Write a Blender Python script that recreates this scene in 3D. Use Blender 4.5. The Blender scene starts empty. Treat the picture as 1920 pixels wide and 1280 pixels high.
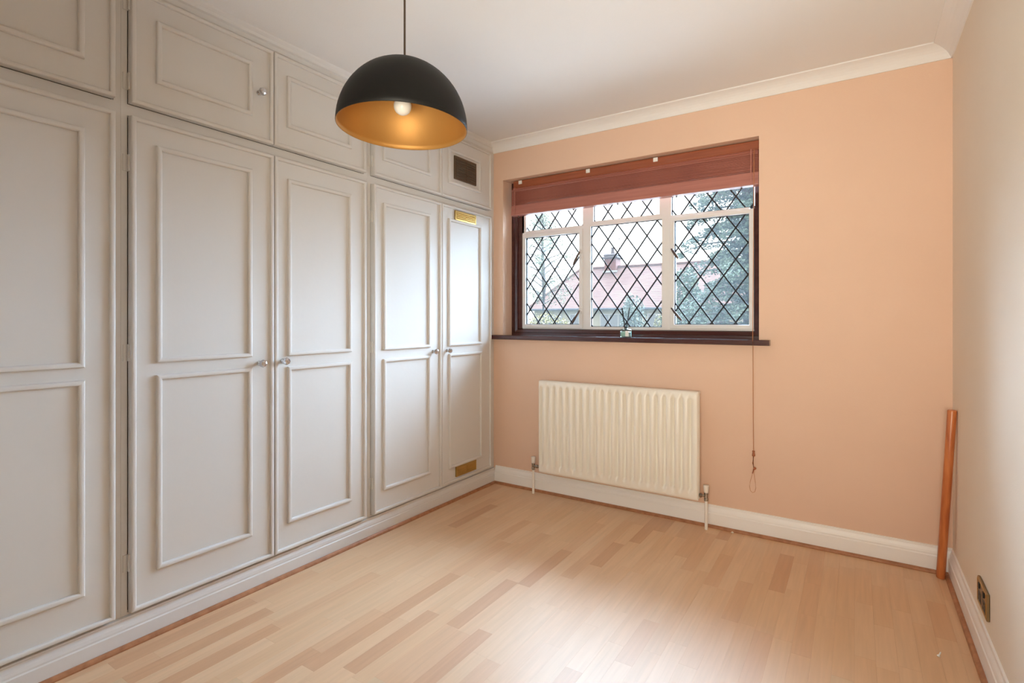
import bpy, math, random
from mathutils import Vector, Matrix
random.seed(7)
S = bpy.context.scene
COL = S.collection
PI = math.pi

# ------------------------------------------------------------------ camera, sky, exposure
CAM = (2.199, -3.132, 1.1675)
cd = bpy.data.cameras.new('camera'); cam = bpy.data.objects.new('camera', cd); COL.objects.link(cam)
cam.location = CAM
cam.rotation_euler = (PI / 2, 0, 0.5778)
cd.sensor_width = 36.0
cd.lens = 36.0 * 991.47 / 1920.0
cd.shift_y = -40.3 / 1920.0
cd.clip_start = 0.02; cd.clip_end = 500
S.camera = cam

SKY = 2.8
w = bpy.data.worlds.new('world'); S.world = w; w.use_nodes = True
nt = w.node_tree; nt.nodes.clear()
out = nt.nodes.new('ShaderNodeOutputWorld'); bg = nt.nodes.new('ShaderNodeBackground')
# plain overcast sky: a little brighter towards the zenith, as a cloud layer is
geo = nt.nodes.new('ShaderNodeTexCoord'); sep = nt.nodes.new('ShaderNodeSeparateXYZ')
ramp = nt.nodes.new('ShaderNodeMapRange'); ramp.inputs['From Min'].default_value = 0.0
ramp.inputs['From Max'].default_value = 1.0; ramp.inputs['To Min'].default_value = 0.9; ramp.inputs['To Max'].default_value = 1.25
mul = nt.nodes.new('ShaderNodeMath'); mul.operation = 'MULTIPLY'; mul.inputs[1].default_value = SKY
nt.links.new(geo.outputs['Generated'], sep.inputs[0]); nt.links.new(sep.outputs['Z'], ramp.inputs['Value'])
nt.links.new(ramp.outputs[0], mul.inputs[0]); nt.links.new(mul.outputs[0], bg.inputs['Strength'])
bg.inputs['Color'].default_value = (0.92, 0.95, 1.0, 1)
nt.links.new(bg.outputs[0], out.inputs[0])

# the sun behind thin cloud: a wide soft disc of light over the street side
sd = bpy.data.lights.new('veiled_sun', 'SUN'); sun = bpy.data.objects.new('veiled_sun', sd); COL.objects.link(sun)
SUN_EL, SUN_AZ = math.radians(42), math.radians(0)      # azimuth from straight outside, towards the right
sd.energy = 49.0; sd.angle = math.radians(100); sd.color = (0.52, 0.74, 1.0)
sun.rotation_euler = Vector((-math.sin(SUN_AZ) * math.cos(SUN_EL), -math.cos(SUN_AZ) * math.cos(SUN_EL), -math.sin(SUN_EL))).to_track_quat('-Z', 'Y').to_euler()
sun.location = (0, 8, 9)

# stand-in for a photographer's flash: soft fill added behind the camera, aimed forward
ad = bpy.data.lights.new('flash_fill', 'AREA'); al = bpy.data.objects.new('flash_fill', ad); COL.objects.link(al)
ad.shape = 'RECTANGLE'; ad.size = 1.2; ad.size_y = 0.5; ad.energy = 17.0; ad.color = (1.0, 0.92, 0.74)
ad.spread = math.radians(98)
al.location = (2.25, -3.38, 1.05)
al.rotation_euler = Vector((-0.14, 0.93, 0.27)).to_track_quat('-Z', 'Y').to_euler()

S.view_settings.view_transform = 'Standard'; S.view_settings.look = 'None'
S.view_settings.gamma = 1.0; S.view_settings.use_curve_mapping = False
S.view_settings.exposure = 0.68
S.cycles.max_bounces = 14; S.cycles.diffuse_bounces = 8; S.cycles.glossy_bounces = 4
S.cycles.transparent_max_bounces = 16; S.cycles.transmission_bounces = 8
S.cycles.sample_clamp_indirect = 6.0
S.cycles.caustics_reflective = False; S.cycles.caustics_refractive = False

# ------------------------------------------------------------------ helpers
def tag(o, label=None, cat=None, group=None, kind=None):
    if label: o['label'] = label
    if cat: o['category'] = cat
    if group: o['group'] = group
    if kind: o['kind'] = kind
    return o

def empty(name, loc=(0, 0, 0), rz=0.0):
    o = bpy.data.objects.new(name, None); COL.objects.link(o)
    o.location = loc; o.rotation_euler = (0, 0, rz); o.empty_display_size = 0.1
    return o

class MB:
    def __init__(self): self.v = []; self.f = []; self.sm = []
    def add(self, vs, fs, smooth=False):
        b = len(self.v); self.v += [tuple(p) for p in vs]
        for q in fs: self.f.append([b + i for i in q]); self.sm.append(smooth)
        return self
    def box(self, x0, x1, y0, y1, z0, z1, c=0.0):
        if c <= 0:
            v = [(x, y, z) for x in (x0, x1) for y in (y0, y1) for z in (z0, z1)]
            return self.add(v, [(0, 1, 3, 2), (4, 6, 7, 5), (0, 4, 5, 1), (2, 3, 7, 6), (0, 2, 6, 4), (1, 5, 7, 3)])
        # chamfered box: 24 vertices
        P = {}; vs = []
        for i, x in enumerate((x0, x1)):
            for j, y in enumerate((y0, y1)):
                for k, z in enumerate((z0, z1)):
                    sx, sy, sz = (1 - 2 * i) * c, (1 - 2 * j) * c, (1 - 2 * k) * c
                    for a, p in (('x', (x, y + sy, z + sz)), ('y', (x + sx, y, z + sz)), ('z', (x + sx, y + sy, z))):
                        P[(i, j, k, a)] = len(vs); vs.append(p)
        fs = []
        for a, idx in (('x', 0), ('y', 1), ('z', 2)):
            for s in (0, 1):
                q = []
                for (u, t) in ((0, 0), (1, 0), (1, 1), (0, 1)):
                    key = [u, t]; key.insert(idx, s); q.append(P[(key[0], key[1], key[2], a)])
                fs.append(q)
        for i in (0, 1):
            for j in (0, 1):
                fs.append([P[(i, j, 0, 'x')], P[(i, j, 1, 'x')], P[(i, j, 1, 'y')], P[(i, j, 0, 'y')]])
                fs.append([P[(i, 0, j, 'x')], P[(i, 1, j, 'x')], P[(i, 1, j, 'z')], P[(i, 0, j, 'z')]])
                fs.append([P[(0, i, j, 'y')], P[(1, i, j, 'y')], P[(1, i, j, 'z')], P[(0, i, j, 'z')]])
                for k in (0, 1): fs.append([P[(i, j, k, 'x')], P[(i, j, k, 'y')], P[(i, j, k, 'z')]])
        return self.add(vs, fs)
    def prism(self, poly, axis, a, b, smooth=False):
        """poly: 2-D outline swept along axis from a to b (axis 0: poly is (y,z), 1: (x,z), 2: (x,y))"""
        def P(p, t):
            q = list(p); q.insert(axis, t); return q
        n = len(poly)
        vs = [P(p, a) for p in poly] + [P(p, b) for p in poly]
        self.add(vs, [[i, (i + 1) % n, n + (i + 1) % n, n + i] for i in range(n)], smooth)
        self.add([P(p, a) for p in poly], [list(range(n))]); self.add([P(p, b) for p in poly], [list(range(n))[::-1]])
        return self
    def lathe(self, prof, c, n=24, axis='z', smooth=True, rot=None):
        """prof: (r, h) pairs, revolved about the axis through c"""
        vs = []; fs = []
        for r, h in prof:
            for i in range(n):
                a = 2 * PI * i / n; p = Vector((r * math.cos(a), r * math.sin(a), h))
                if axis == 'x': p = Vector((p.z, p.x, p.y))
                elif axis == 'y': p = Vector((p.x, p.z, p.y))
                if rot: p = rot @ p
                vs.append((c[0] + p.x, c[1] + p.y, c[2] + p.z))
        for k in range(len(prof) - 1):
            for i in range(n):
                j = (i + 1) % n
                fs.append([k * n + i, k * n + j, (k + 1) * n + j, (k + 1) * n + i])
        return self.add(vs, fs, smooth)
    def tube(self, pts, r, n=8, cap=True):
        pts = [Vector(p) for p in pts]; m = len(pts)
        rs = r if isinstance(r, (list, tuple)) else [r] * m
        vs = []; fs = []
        for k, p in enumerate(pts):
            d = (pts[min(k + 1, m - 1)] - pts[max(k - 1, 0)]).normalized()
            u = d.cross(Vector((0, 0, 1)))
            if u.length < 1e-3: u = d.cross(Vector((1, 0, 0)))
            u.normalize(); t = d.cross(u)
            for i in range(n):
                a = 2 * PI * i / n; q = p + (u * math.cos(a) + t * math.sin(a)) * rs[k]; vs.append(q[:])
        for k in range(m - 1):
            for i in range(n):
                j = (i + 1) % n; fs.append([k * n + i, k * n + j, (k + 1) * n + j, (k + 1) * n + i])
        self.add(vs, fs, True)
        if cap:
            self.add(vs[:n], [list(range(n))]); self.add(vs[-n:], [list(range(n))])
        return self
    def frame(self, a0, a1, b0, b1, prof, P, smooth=False):
        """mitred frame along a rectangle; prof: (inset, height) pairs, P(a, b, h) -> point"""
        vs = []; n = len(prof)
        for (ca, cb, sa, sb) in ((a0, b0, 1, 1), (a1, b0, -1, 1), (a1, b1, -1, -1), (a0, b1, 1, -1)):
            for (i, h) in prof: vs.append(P(ca + sa * i, cb + sb * i, h))
        fs = []
        for k in range(4):
            for i in range(n - 1):
                k2 = (k + 1) % 4
                fs.append([k * n + i, k2 * n + i, k2 * n + i + 1, k * n + i + 1])
        return self.add(vs, fs, smooth)
    def mesh(self, name):
        me = bpy.data.meshes.new(name); me.from_pydata(self.v, [], self.f)
        for p, s in zip(me.polygons, self.sm): p.use_smooth = s
        import bmesh
        bm = bmesh.new(); bm.from_mesh(me)
        bmesh.ops.recalc_face_normals(bm, faces=bm.faces); bm.to_mesh(me); bm.free()
        me.update(); return me
    def build(self, name, m, parent=None, kind=None):
        me = self.mesh(name); o = bpy.data.objects.new(name, me); COL.objects.link(o)
        if m: me.materials.append(m)
        if parent is not None:
            o.parent = parent; o.matrix_parent_inverse = Matrix.Identity(4)
            if parent.parent is None:
                off = Vector(parent.location)
                o.location = -off if off.length else (0, 0, 0)
            # grandchildren share the parent's (already compensated) frame
        if kind: o['kind'] = kind
        return o

# ------------------------------------------------------------------ materials
def mat(name, color, rough=0.5, metal=0.0, bump=None, var=None, spec=0.5, coat=0.0, stretch=(1, 1, 1), mixcol=None, nscale=20.0, fac=(0.35, 0.65)):
    m = bpy.data.materials.new(name); m.use_nodes = True
    t = m.node_tree; b = t.nodes['Principled BSDF']
    b.inputs['Base Color'].default_value = (*color, 1); b.inputs['Roughness'].default_value = rough
    b.inputs['Metallic'].default_value = metal; b.inputs['Specular IOR Level'].default_value = spec
    b.inputs['Coat Weight'].default_value = coat
    tc = t.nodes.new('ShaderNodeTexCoord')
    if mixcol:
        mp = t.nodes.new('ShaderNodeMapping'); mp.inputs['Scale'].default_value = stretch
        t.links.new(tc.outputs['Object'], mp.inputs[0])
        n = t.nodes.new('ShaderNodeTexNoise'); n.inputs['Scale'].default_value = nscale; n.inputs['Detail'].default_value = 5
        t.links.new(mp.outputs[0], n.inputs['Vector'])
        r = t.nodes.new('ShaderNodeValToRGB'); r.color_ramp.elements[0].position = fac[0]; r.color_ramp.elements[1].position = fac[1]
        r.color_ramp.elements[0].color = (*color, 1); r.color_ramp.elements[1].color = (*mixcol, 1)
        t.links.new(n.outputs['Fac'], r.inputs[0]); t.links.new(r.outputs[0], b.inputs['Base Color'])
    if bump:
        n2 = t.nodes.new('ShaderNodeTexNoise'); n2.inputs['Scale'].default_value = bump[0]; n2.inputs['Detail'].default_value = 4
        t.links.new(tc.outputs['Object'], n2.inputs['Vector'])
        bp = t.nodes.new('ShaderNodeBump'); bp.inputs['Strength'].default_value = bump[1]; bp.inputs['Distance'].default_value = bump[2]
        t.links.new(n2.outputs['Fac'], bp.inputs['Height']); t.links.new(bp.outputs[0], b.inputs['Normal'])
    return m

M = {}
M['peach'] = mat('peach_wall_paint', (0.72, 0.50, 0.375), 0.75, bump=(220, 0.25, 0.002), mixcol=(0.735, 0.512, 0.385), nscale=3)
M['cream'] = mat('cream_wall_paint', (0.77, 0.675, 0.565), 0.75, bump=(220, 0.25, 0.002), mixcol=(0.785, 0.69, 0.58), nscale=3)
M['ceil'] = mat('white_ceiling_paint', (0.77, 0.755, 0.75), 0.85, bump=(160, 0.15, 0.002))
M['plinth'] = mat('white_plinth_paint', (0.66, 0.645, 0.63), 0.4, bump=(60, 0.06, 0.002))
M['gloss'] = mat('white_gloss_wood_paint', (0.85, 0.84, 0.825), 0.32, bump=(60, 0.06, 0.002))
M['cupb'] = mat('white_eggshell_cupboard_paint', (0.635, 0.61, 0.58), 0.62, bump=(45, 0.10, 0.002), spec=0.35)
M['dark'] = mat('unlit_cupboard_interior', (0.06, 0.05, 0.04), 0.9)
M['bead'] = mat('brown_wood_beading', (0.42, 0.185, 0.085), 0.42, mixcol=(0.30, 0.12, 0.05), stretch=(8, 8, 8), nscale=4)
M['mahog'] = mat('dark_mahogany', (0.046, 0.012, 0.013), 0.2, mixcol=(0.062, 0.018, 0.017), stretch=(1, 12, 12), nscale=3, coat=0.4)
M['blindsheen'] = mat('mahogany_with_sheen', (0.36, 0.135, 0.105), 0.30, mixcol=(0.42, 0.17, 0.135), stretch=(1, 25, 25), nscale=4)  # sheen of the bottom rail put into a lighter colour; ladder tapes share it
M['blind'] = mat('mahogany_blind_slat', (0.3375, 0.1063, 0.0775), 0.30, mixcol=(0.4250, 0.1438, 0.1000), stretch=(1, 25, 25), nscale=4)
M['blindhead'] = mat('mahogany_headrail', (0.34, 0.10, 0.045), 0.25, mixcol=(0.26, 0.07, 0.032), stretch=(1, 25, 25), nscale=4)
M['steel'] = mat('white_painted_steel', (0.72, 0.71, 0.715), 0.35, bump=(40, 0.1, 0.002))
M['lead'] = mat('dark_lead_came', (0.022, 0.022, 0.025), 0.7, spec=0.2)
M['iron'] = mat('brown_iron_catch', (0.10, 0.07, 0.06), 0.4, 0.6)
M['rad'] = mat('cream_radiator_enamel', (0.83, 0.785, 0.71), 0.32)
M['pipe'] = mat('white_pipe_paint', (0.82, 0.78, 0.72), 0.35)
M['chrome'] = mat('chromed_brass', (0.42, 0.40, 0.36), 0.22, 1.0)
M['silver'] = mat('polished_chrome', (0.62, 0.61, 0.60), 0.12, 1.0)
M['brass'] = mat('polished_brass', (0.50, 0.32, 0.10), 0.38, 1.0, bump=(60, 0.1, 0.001))
M['abrass'] = mat('antique_brass', (0.33, 0.24, 0.13), 0.35, 1.0)
M['bronze'] = mat('dark_bronze', (0.15, 0.11, 0.075), 0.38, 0.7)
M['black'] = mat('matt_black_metal', (0.009, 0.0088, 0.0085), 0.5, spec=0.22)
M['gold'] = mat('gold_leaf_lining', (0.52, 0.26, 0.065), 0.5, 0.5, bump=(300, 0.25, 0.001))
M['bulb'] = mat('opal_glass_bulb', (0.85, 0.82, 0.76), 0.3)
M['cord'] = mat('brown_flex', (0.07, 0.045, 0.03), 0.7)
M['string'] = mat('orange_brown_cord', (0.50, 0.20, 0.08), 0.7)
M['tassel'] = mat('turned_wood_tassel', (0.34, 0.11, 0.045), 0.4)
M['pole'] = mat('orange_stained_wood', (0.60, 0.20, 0.06), 0.32, mixcol=(0.42, 0.11, 0.03), stretch=(10, 10, 1), nscale=5)
M['reed'] = mat('black_reed', (0.012, 0.012, 0.014), 0.7)
M['white'] = mat('white_plastic', (0.8, 0.8, 0.78), 0.4)
M['liquid'] = mat('pale_teal_liquid', (0.42, 0.62, 0.58), 0.15)
M['sockin'] = mat('black_socket_insert', (0.02, 0.018, 0.016), 0.45)
# outside
M['roof'] = mat('pink_clay_roof_tile', (0.0936, 0.0416, 0.0292), 0.9, mixcol=(0.1165, 0.0584, 0.0405), nscale=1.2, bump=(4, 0.5, 0.05))
M['render'] = mat('cream_house_render', (0.2651, 0.2372, 0.1800), 0.9, mixcol=(0.2122, 0.1841, 0.1152), nscale=0.6)
M['brick'] = mat('red_chimney_brick', (0.1005, 0.0278, 0.0166), 0.9, mixcol=(0.1242, 0.0371, 0.0220), nscale=6)
M['cement'] = mat('grey_cement', (0.0573, 0.0371, 0.0320), 0.9)
M['upvc'] = mat('white_house_trim', (0.2349, 0.2236, 0.2021), 0.5)
M['hglass'] = mat('house_window_glass', (0.0922, 0.0934, 0.0892), 0.1)
M['gutter'] = mat('gutter_with_eaves_shade', (0.0171, 0.0181, 0.0206), 0.5)  # near-black gutter that also paints in the eaves shadow line
M['bark'] = mat('tree_bark', (0.0518, 0.0400, 0.0282), 0.9)
M['cedar'] = mat('blue_green_conifer_needles', (0.0498, 0.0734, 0.0496), 0.8, mixcol=(0.0805, 0.1120, 0.0705), nscale=0.9)
M['birch'] = mat('pale_spring_leaves', (0.1122, 0.1371, 0.0820), 0.8, mixcol=(0.1453, 0.1658, 0.1093), nscale=1)
M['bush'] = mat('mid_green_leaves', (0.0619, 0.0956, 0.0512), 0.8, mixcol=(0.0928, 0.1225, 0.0718), nscale=1)
M['teal'] = mat('grey_teal_leaves', (0.0858, 0.1116, 0.0902), 0.8, mixcol=(0.1189, 0.1403, 0.1093), nscale=1)
M['yellow'] = mat('yellow_blossom_leaves', (0.2156, 0.1754, 0.0532), 0.8, mixcol=(0.1697, 0.1571, 0.0639), nscale=1)
M['grass'] = mat('garden_lawn', (0.0385, 0.0462, 0.0187), 0.95, mixcol=(0.0500, 0.0534, 0.0251), nscale=1)

def glass(name, tint=(0.97, 0.985, 0.98), rough=0.02, haze=0.0):
    m = bpy.data.materials.new(name); m.use_nodes = True; t = m.node_tree; t.nodes.clear()
    o = t.nodes.new('ShaderNodeOutputMaterial'); mx = t.nodes.new('ShaderNodeMixShader')
    tr = t.nodes.new('ShaderNodeBsdfTransparent'); gl = t.nodes.new('ShaderNodeBsdfGlossy')
    fr = t.nodes.new('ShaderNodeFresnel'); fr.inputs['IOR'].default_value = 1.25
    tr.inputs['Color'].default_value = (*tint, 1); gl.inputs['Roughness'].default_value = rough
    t.links.new(fr.outputs[0], mx.inputs[0]); t.links.new(tr.outputs[0], mx.inputs[1]); t.links.new(gl.outputs[0], mx.inputs[2])
    if haze > 0:      # hazy glare over the view, put into the pane as a pale veil
        tl = t.nodes.new('ShaderNodeBsdfTranslucent'); tl.inputs['Color'].default_value = (0.9, 0.93, 0.96, 1)
        m2 = t.nodes.new('ShaderNodeMixShader'); m2.inputs[0].default_value = haze
        t.links.new(mx.outputs[0], m2.inputs[1]); t.links.new(tl.outputs[0], m2.inputs[2]); t.links.new(m2.outputs[0], o.inputs[0])
    else: t.links.new(mx.outputs[0], o.inputs[0])
    return m
M['glass'] = glass('hazed_window_glass', haze=0.010)
M['bottle'] = glass('clear_bottle_glass', (0.88, 0.96, 0.94))
def crystal():
    m = mat('mirror_backed_cut_glass', (0.62, 0.62, 0.64), 0.07, 0.85)
    return m
M['crystal'] = crystal()

def floor_mat():
    m = bpy.data.materials.new('beech_laminate'); m.use_nodes = True; t = m.node_tree; b = t.nodes['Principled BSDF']
    oi = t.nodes.new('ShaderNodeObjectInfo'); ge = t.nodes.new('ShaderNodeNewGeometry')
    add = t.nodes.new('ShaderNodeVectorMath'); add.operation = 'ADD'
    sc = t.nodes.new('ShaderNodeVectorMath'); sc.operation = 'SCALE'; sc.inputs['Scale'].default_value = 37.0
    cmb = t.nodes.new('ShaderNodeCombineXYZ')
    t.links.new(oi.outputs['Random'], cmb.inputs[0]); t.links.new(oi.outputs['Random'], cmb.inputs[1])
    t.links.new(cmb.outputs[0], sc.inputs[0]); t.links.new(ge.outputs['Position'], add.inputs[0]); t.links.new(sc.outputs[0], add.inputs[1])
    mp = t.nodes.new('ShaderNodeMapping'); mp.inputs['Scale'].default_value = (60, 3.0, 1)
    t.links.new(add.outputs[0], mp.inputs[0])
    n = t.nodes.new('ShaderNodeTexNoise'); n.inputs['Scale'].default_value = 1.0; n.inputs['Detail'].default_value = 6; n.inputs['Distortion'].default_value = 0.6
    t.links.new(mp.outputs[0], n.inputs['Vector'])
    r = t.nodes.new('ShaderNodeMapRange'); r.inputs['From Min'].default_value = 0.3; r.inputs['From Max'].default_value = 0.7
    r.inputs['To Min'].default_value = 0.94; r.inputs['To Max'].default_value = 1.05
    t.links.new(n.outputs['Fac'], r.inputs[0])
    mx = t.nodes.new('ShaderNodeVectorMath'); mx.operation = 'SCALE'
    t.links.new(oi.outputs['Color'], mx.inputs[0]); t.links.new(r.outputs[0], mx.inputs['Scale'])
    t.links.new(mx.outputs[0], b.inputs['Base Color'])
    b.inputs['Roughness'].default_value = 0.44; b.inputs['Specular IOR Level'].default_value = 0.95
    return m
M['floor'] = floor_mat()

# ------------------------------------------------------------------ room shell
W = 2.567; CEIL = 2.43; YB = -3.50; XL = -0.62
OX0, OX1, OZ0, OZ1 = 0.08, 1.755, 1.045, 2.165        # window opening
WT = 0.30                                             # wall thickness

def struct(name, mb, m, parent=None):
    o = mb.build(name, m, parent)
    if parent is None: o['kind'] = 'structure'
    return o

wb = MB()
wb.box(XL - 0.15, OX0, 0, WT, -0.05, CEIL + 0.1); wb.box(OX1, W + 0.15, 0, WT, -0.05, CEIL + 0.1)
wb.box(OX0, OX1, 0, WT, -0.05, OZ0); wb.box(OX0, OX1, 0, WT, OZ1, CEIL + 0.1)
struct('wall_back', wb, M['peach'])
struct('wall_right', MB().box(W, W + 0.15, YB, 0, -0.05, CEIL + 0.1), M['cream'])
struct('wall_left', MB().box(XL - 0.15, XL, YB, 0, -0.05, CEIL + 0.1), M['ceil'])
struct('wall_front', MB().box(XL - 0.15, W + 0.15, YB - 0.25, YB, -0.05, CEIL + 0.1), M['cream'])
struct('ceiling', MB().box(XL - 0.15, W + 0.15, YB - 0.25, WT, CEIL, CEIL + 0.1), M['ceil'])

# floor: sub-floor plus laminate strips laid towards the window
fl = struct('floor', MB().box(XL - 0.15, W + 0.15, YB - 0.25, WT, -0.06, -0.0065), M['bead'])
PAL = [(0.680, 0.442, 0.260), (0.675, 0.428, 0.248), (0.690, 0.451, 0.269), (0.660, 0.414, 0.235), (0.665, 0.419, 0.239), (0.635, 0.381, 0.214), (0.640, 0.386, 0.218), (0.575, 0.321, 0.172)]
WGT = [5, 4, 4, 3, 3, 2.5, 2, 1.3]
unit = MB().box(0, 1, 0, 1, 0, 1).mesh('floor_strip'); unit.materials.append(M['floor'])
SW = W / 41.0
strips = []
for i in range(41):
    y = -0.001 - random.random() * 0.35
    y0 = 0.0
    while y0 > YB:
        ln = random.choice((0.30, 0.36, 0.42, 0.42, 0.5))
        y1 = y if y0 == 0.0 else y0 - ln
        y1 = max(y1, YB)
        strips.append((i * SW, (i + 1) * SW, y1, y0)); y0 = y1
def seen(s):      # strips the photograph shows, nearest to the lens first
    dx, dy = (s[0] + s[1]) / 2 - CAM[0], (s[2] + s[3]) / 2 - CAM[1]
    d = math.hypot(dx, dy); fw = -math.sin(0.5778) * dx + math.cos(0.5778) * dy
    return fw > 1.55 and abs(math.cos(0.5778) * dx + math.sin(0.5778) * dy) < fw * 1.0
vis = [s for s in strips if seen(s)]
vis.sort(key=lambda s: (s[0] + s[1] - 2 * CAM[0]) ** 2 + (s[2] + s[3] - 2 * CAM[1]) ** 2)
near = vis[:298]; ids = set(map(id, near)); rest = [s for s in strips if id(s) not in ids]
G = 0.00012
for s in near:
    o = bpy.data.objects.new('floor_strip', unit); COL.objects.link(o); o.parent = fl
    o.location = (s[0] + G, s[2] + G, -0.006); o.scale = (s[1] - s[0] - 2 * G, s[3] - s[2] - 2 * G, 0.006)
    c = random.choices(PAL, WGT)[0]; o.color = (*c, 1)
mb = MB()
for s in rest: mb.box(s[0] + G, s[1] - G, s[2] + G, s[3] - G, -0.006, 0)
o = mb.build('floor_strip_remainder', M['floor'], fl, kind='stuff'); o.color = (0.62, 0.42, 0.25, 1)

# coving, skirting, beading
def cove(n, d, h):
    # outline (offset from wall, height) of a flat-faced plaster cove
    pts = [(0, CEIL), (0, CEIL - h)]
    pts += [(0.006, CEIL - h), (0.010, CEIL - h + 0.008)]
    for k in range(6):
        a = k / 5 * PI / 2
        pts.append((0.010 + (d - 0.016) * (1 - math.cos(a)) * 0.55 + (d - 0.016) * k / 5 * 0.45, CEIL - h + 0.008 + (h - 0.016) * (math.sin(a) * 0.55 + k / 5 * 0.45)))
    pts += [(d, CEIL - 0.006), (d, CEIL)]
    return pts
cv = cove(0, 0.075, 0.062)
struct('trim_1', MB().prism([(-y, z) for y, z in cv], 0, 0.0, W), M['ceil'])
struct('trim_2', MB().prism([(W - x, z) for x, z in cv], 1, YB, -0.0005), M['ceil'])
def skirt(h, t=0.018):
    return [(0, 0.0), (t, 0.0), (t, h * 0.62), (t - 0.003, h * 0.66), (t - 0.003, h * 0.72), (t - 0.005, h * 0.80), (t - 0.010, h * 0.90), (t - 0.011, h), (0, h)]
sk = skirt(0.122)
struct('baseboard_back', MB().prism([(-y, z) for y, z in sk], 0, 0.019, W), M['gloss'])
struct('baseboard_right', MB().prism([(W - x, z) for x, z in sk], 1, YB, -0.0185), M['gloss'])
PT = 0.020
plinth = [(-0.02, 0), (PT, 0), (PT, 0.060), (PT - 0.003, 0.064), (PT - 0.003, 0.070), (PT - 0.006, 0.080), (PT - 0.013, 0.090), (PT - 0.013, 0.094), (PT - 0.010, 0.098), (PT - 0.010, 0.104), (-0.004, 0.106), (-0.02, 0.106)]
struct('baseboard_left', MB().prism(plinth, 1, YB, -0.0005), M['plinth'])
Q = [(0, 0), (0.015, 0), (0.015, 0.005), (0.012, 0.011), (0.006, 0.0145), (0, 0.015)]
struct('trim_3', MB().prism([(PT + a, z) for a, z in Q], 1, YB, -0.0185), M['bead'])
struct('trim_4', MB().prism([(-0.0182 - a, z) for a, z in Q], 0, PT + 0.0, W - 0.018), M['bead'])
struct('trim_5', MB().prism([(W - 0.0182 - a, z) for a, z in Q], 1, YB, -0.034), M['bead'])
# moulding between the wardrobes and the ceiling
fz = [(-0.02, 2.375), (0.0, 2.375), (0.002, 2.379), (0.004, 2.398), (0.012, 2.403), (0.016, 2.414), (0.026, 2.424), (0.030, CEIL), (-0.02, CEIL)]
struct('trim_6', MB().prism(fz, 1, YB, -0.0005), M['plinth'])

# ------------------------------------------------------------------ window_1: mahogany frame, steel casements, leaded diamond panes
win = empty('window_1', ((OX0 + OX1) / 2, 0.14, OZ0)); win['kind'] = 'structure'
FY = 0.128
fm = MB()
WL, WR, WB, WTOP = 0.158, 1.722, 1.097, 2.125     # inner edge of the wooden frame
fm.frame(OX0, OX1, OZ0 + 0.014, OZ1, [(0, 0.10), (0, -0.014), (0.016, -0.014), (0.020, -0.004), (0.040, 0.0), (0.046, 0.012), (0.046, 0.10)],
         lambda a, b, h: (a, FY + h, b))
# fill from the moulded frame to the steel
fm.box(OX0 + 0.046, WL, FY + 0.004, FY + 0.1, OZ0 + 0.06, WTOP); fm.box(WR, OX1 - 0.0, FY + 0.004, FY + 0.1, OZ0 + 0.06, WTOP)
fm.box(OX0 + 0.01, OX1 - 0.01, FY + 0.006, FY + 0.1, OZ0 + 0.02, WB)
fm.build('outer_frame', M['mahog'], win)
# board sill
sl = MB(); sl.prism([(0.0, 1.045), (-0.042, 1.045), (-0.046, 1.041), (-0.046, 1.025), (-0.042, 1.021), (0.0, 1.021)], 0, 0.001, 1.812)
sl.box(OX0 + 0.001, OX1 - 0.001, 0.0, FY, 1.021 + 0.003, 1.045)
sl2 = MB(); sl2.prism([(FY - 0.02, 1.0455), (-0.043, 1.0455), (-0.048, 1.0485), (-0.050, 1.054), (-0.048, 1.0595), (-0.043, 1.0615), (FY - 0.02, 1.0615)], 0, OX0 + 0.002, OX1 - 0.002)
ms = MB()
ms.prism([(-0.001, 1.030), (-0.044, 1.030), (-0.049, 1.034), (-0.050, 1.045), (-0.049, 1.056), (-0.044, 1.060), (-0.001, 1.060)], 0, 0.001, 1.812)
ms.box(OX0 + 0.001, OX1 - 0.001, -0.001, FY - 0.013, 1.0455, 1.060)
ms.build('window_sill', M['mahog'], win)

# glazing
PX, PZ, X0, Z0 = 0.1325, 0.183, 0.286, 1.52
LIGHTS = [  # x0, x1, z0, z1, glass plane, casement?, name
    (0.188, 0.616, 1.137, 1.760, 0.150, True), (0.697, 1.181, 1.122, 1.797, 0.156, False), (1.260, 1.684, 1.140, 1.775, 0.150, True),
    (0.170, 0.640, 1.810, 2.08, 0.156, False), (0.718, 1.166, 1.828, 2.08, 0.156, False), (1.240, 1.706, 1.812, 2.08, 0.156, False)]
def clip(poly, a, lim, keep_less):
    outp = []
    for i in range(len(poly)):
        p, q = poly[i], poly[(i + 1) % len(poly)]
        pin = (p[a] <= lim) == keep_less or p[a] == lim; qin = (q[a] <= lim) == keep_less or q[a] == lim
        if pin: outp.append(p)
        if pin != qin:
            t = (lim - p[a]) / (q[a] - p[a]); outp.append((p[0] + t * (q[0] - p[0]), p[1] + t * (q[1] - p[1])))
    return outp
def area(p): return abs(sum(p[i][0] * p[(i + 1) % len(p)][1] - p[(i + 1) % len(p)][0] * p[i][1] for i in range(len(p)))) / 2
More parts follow.
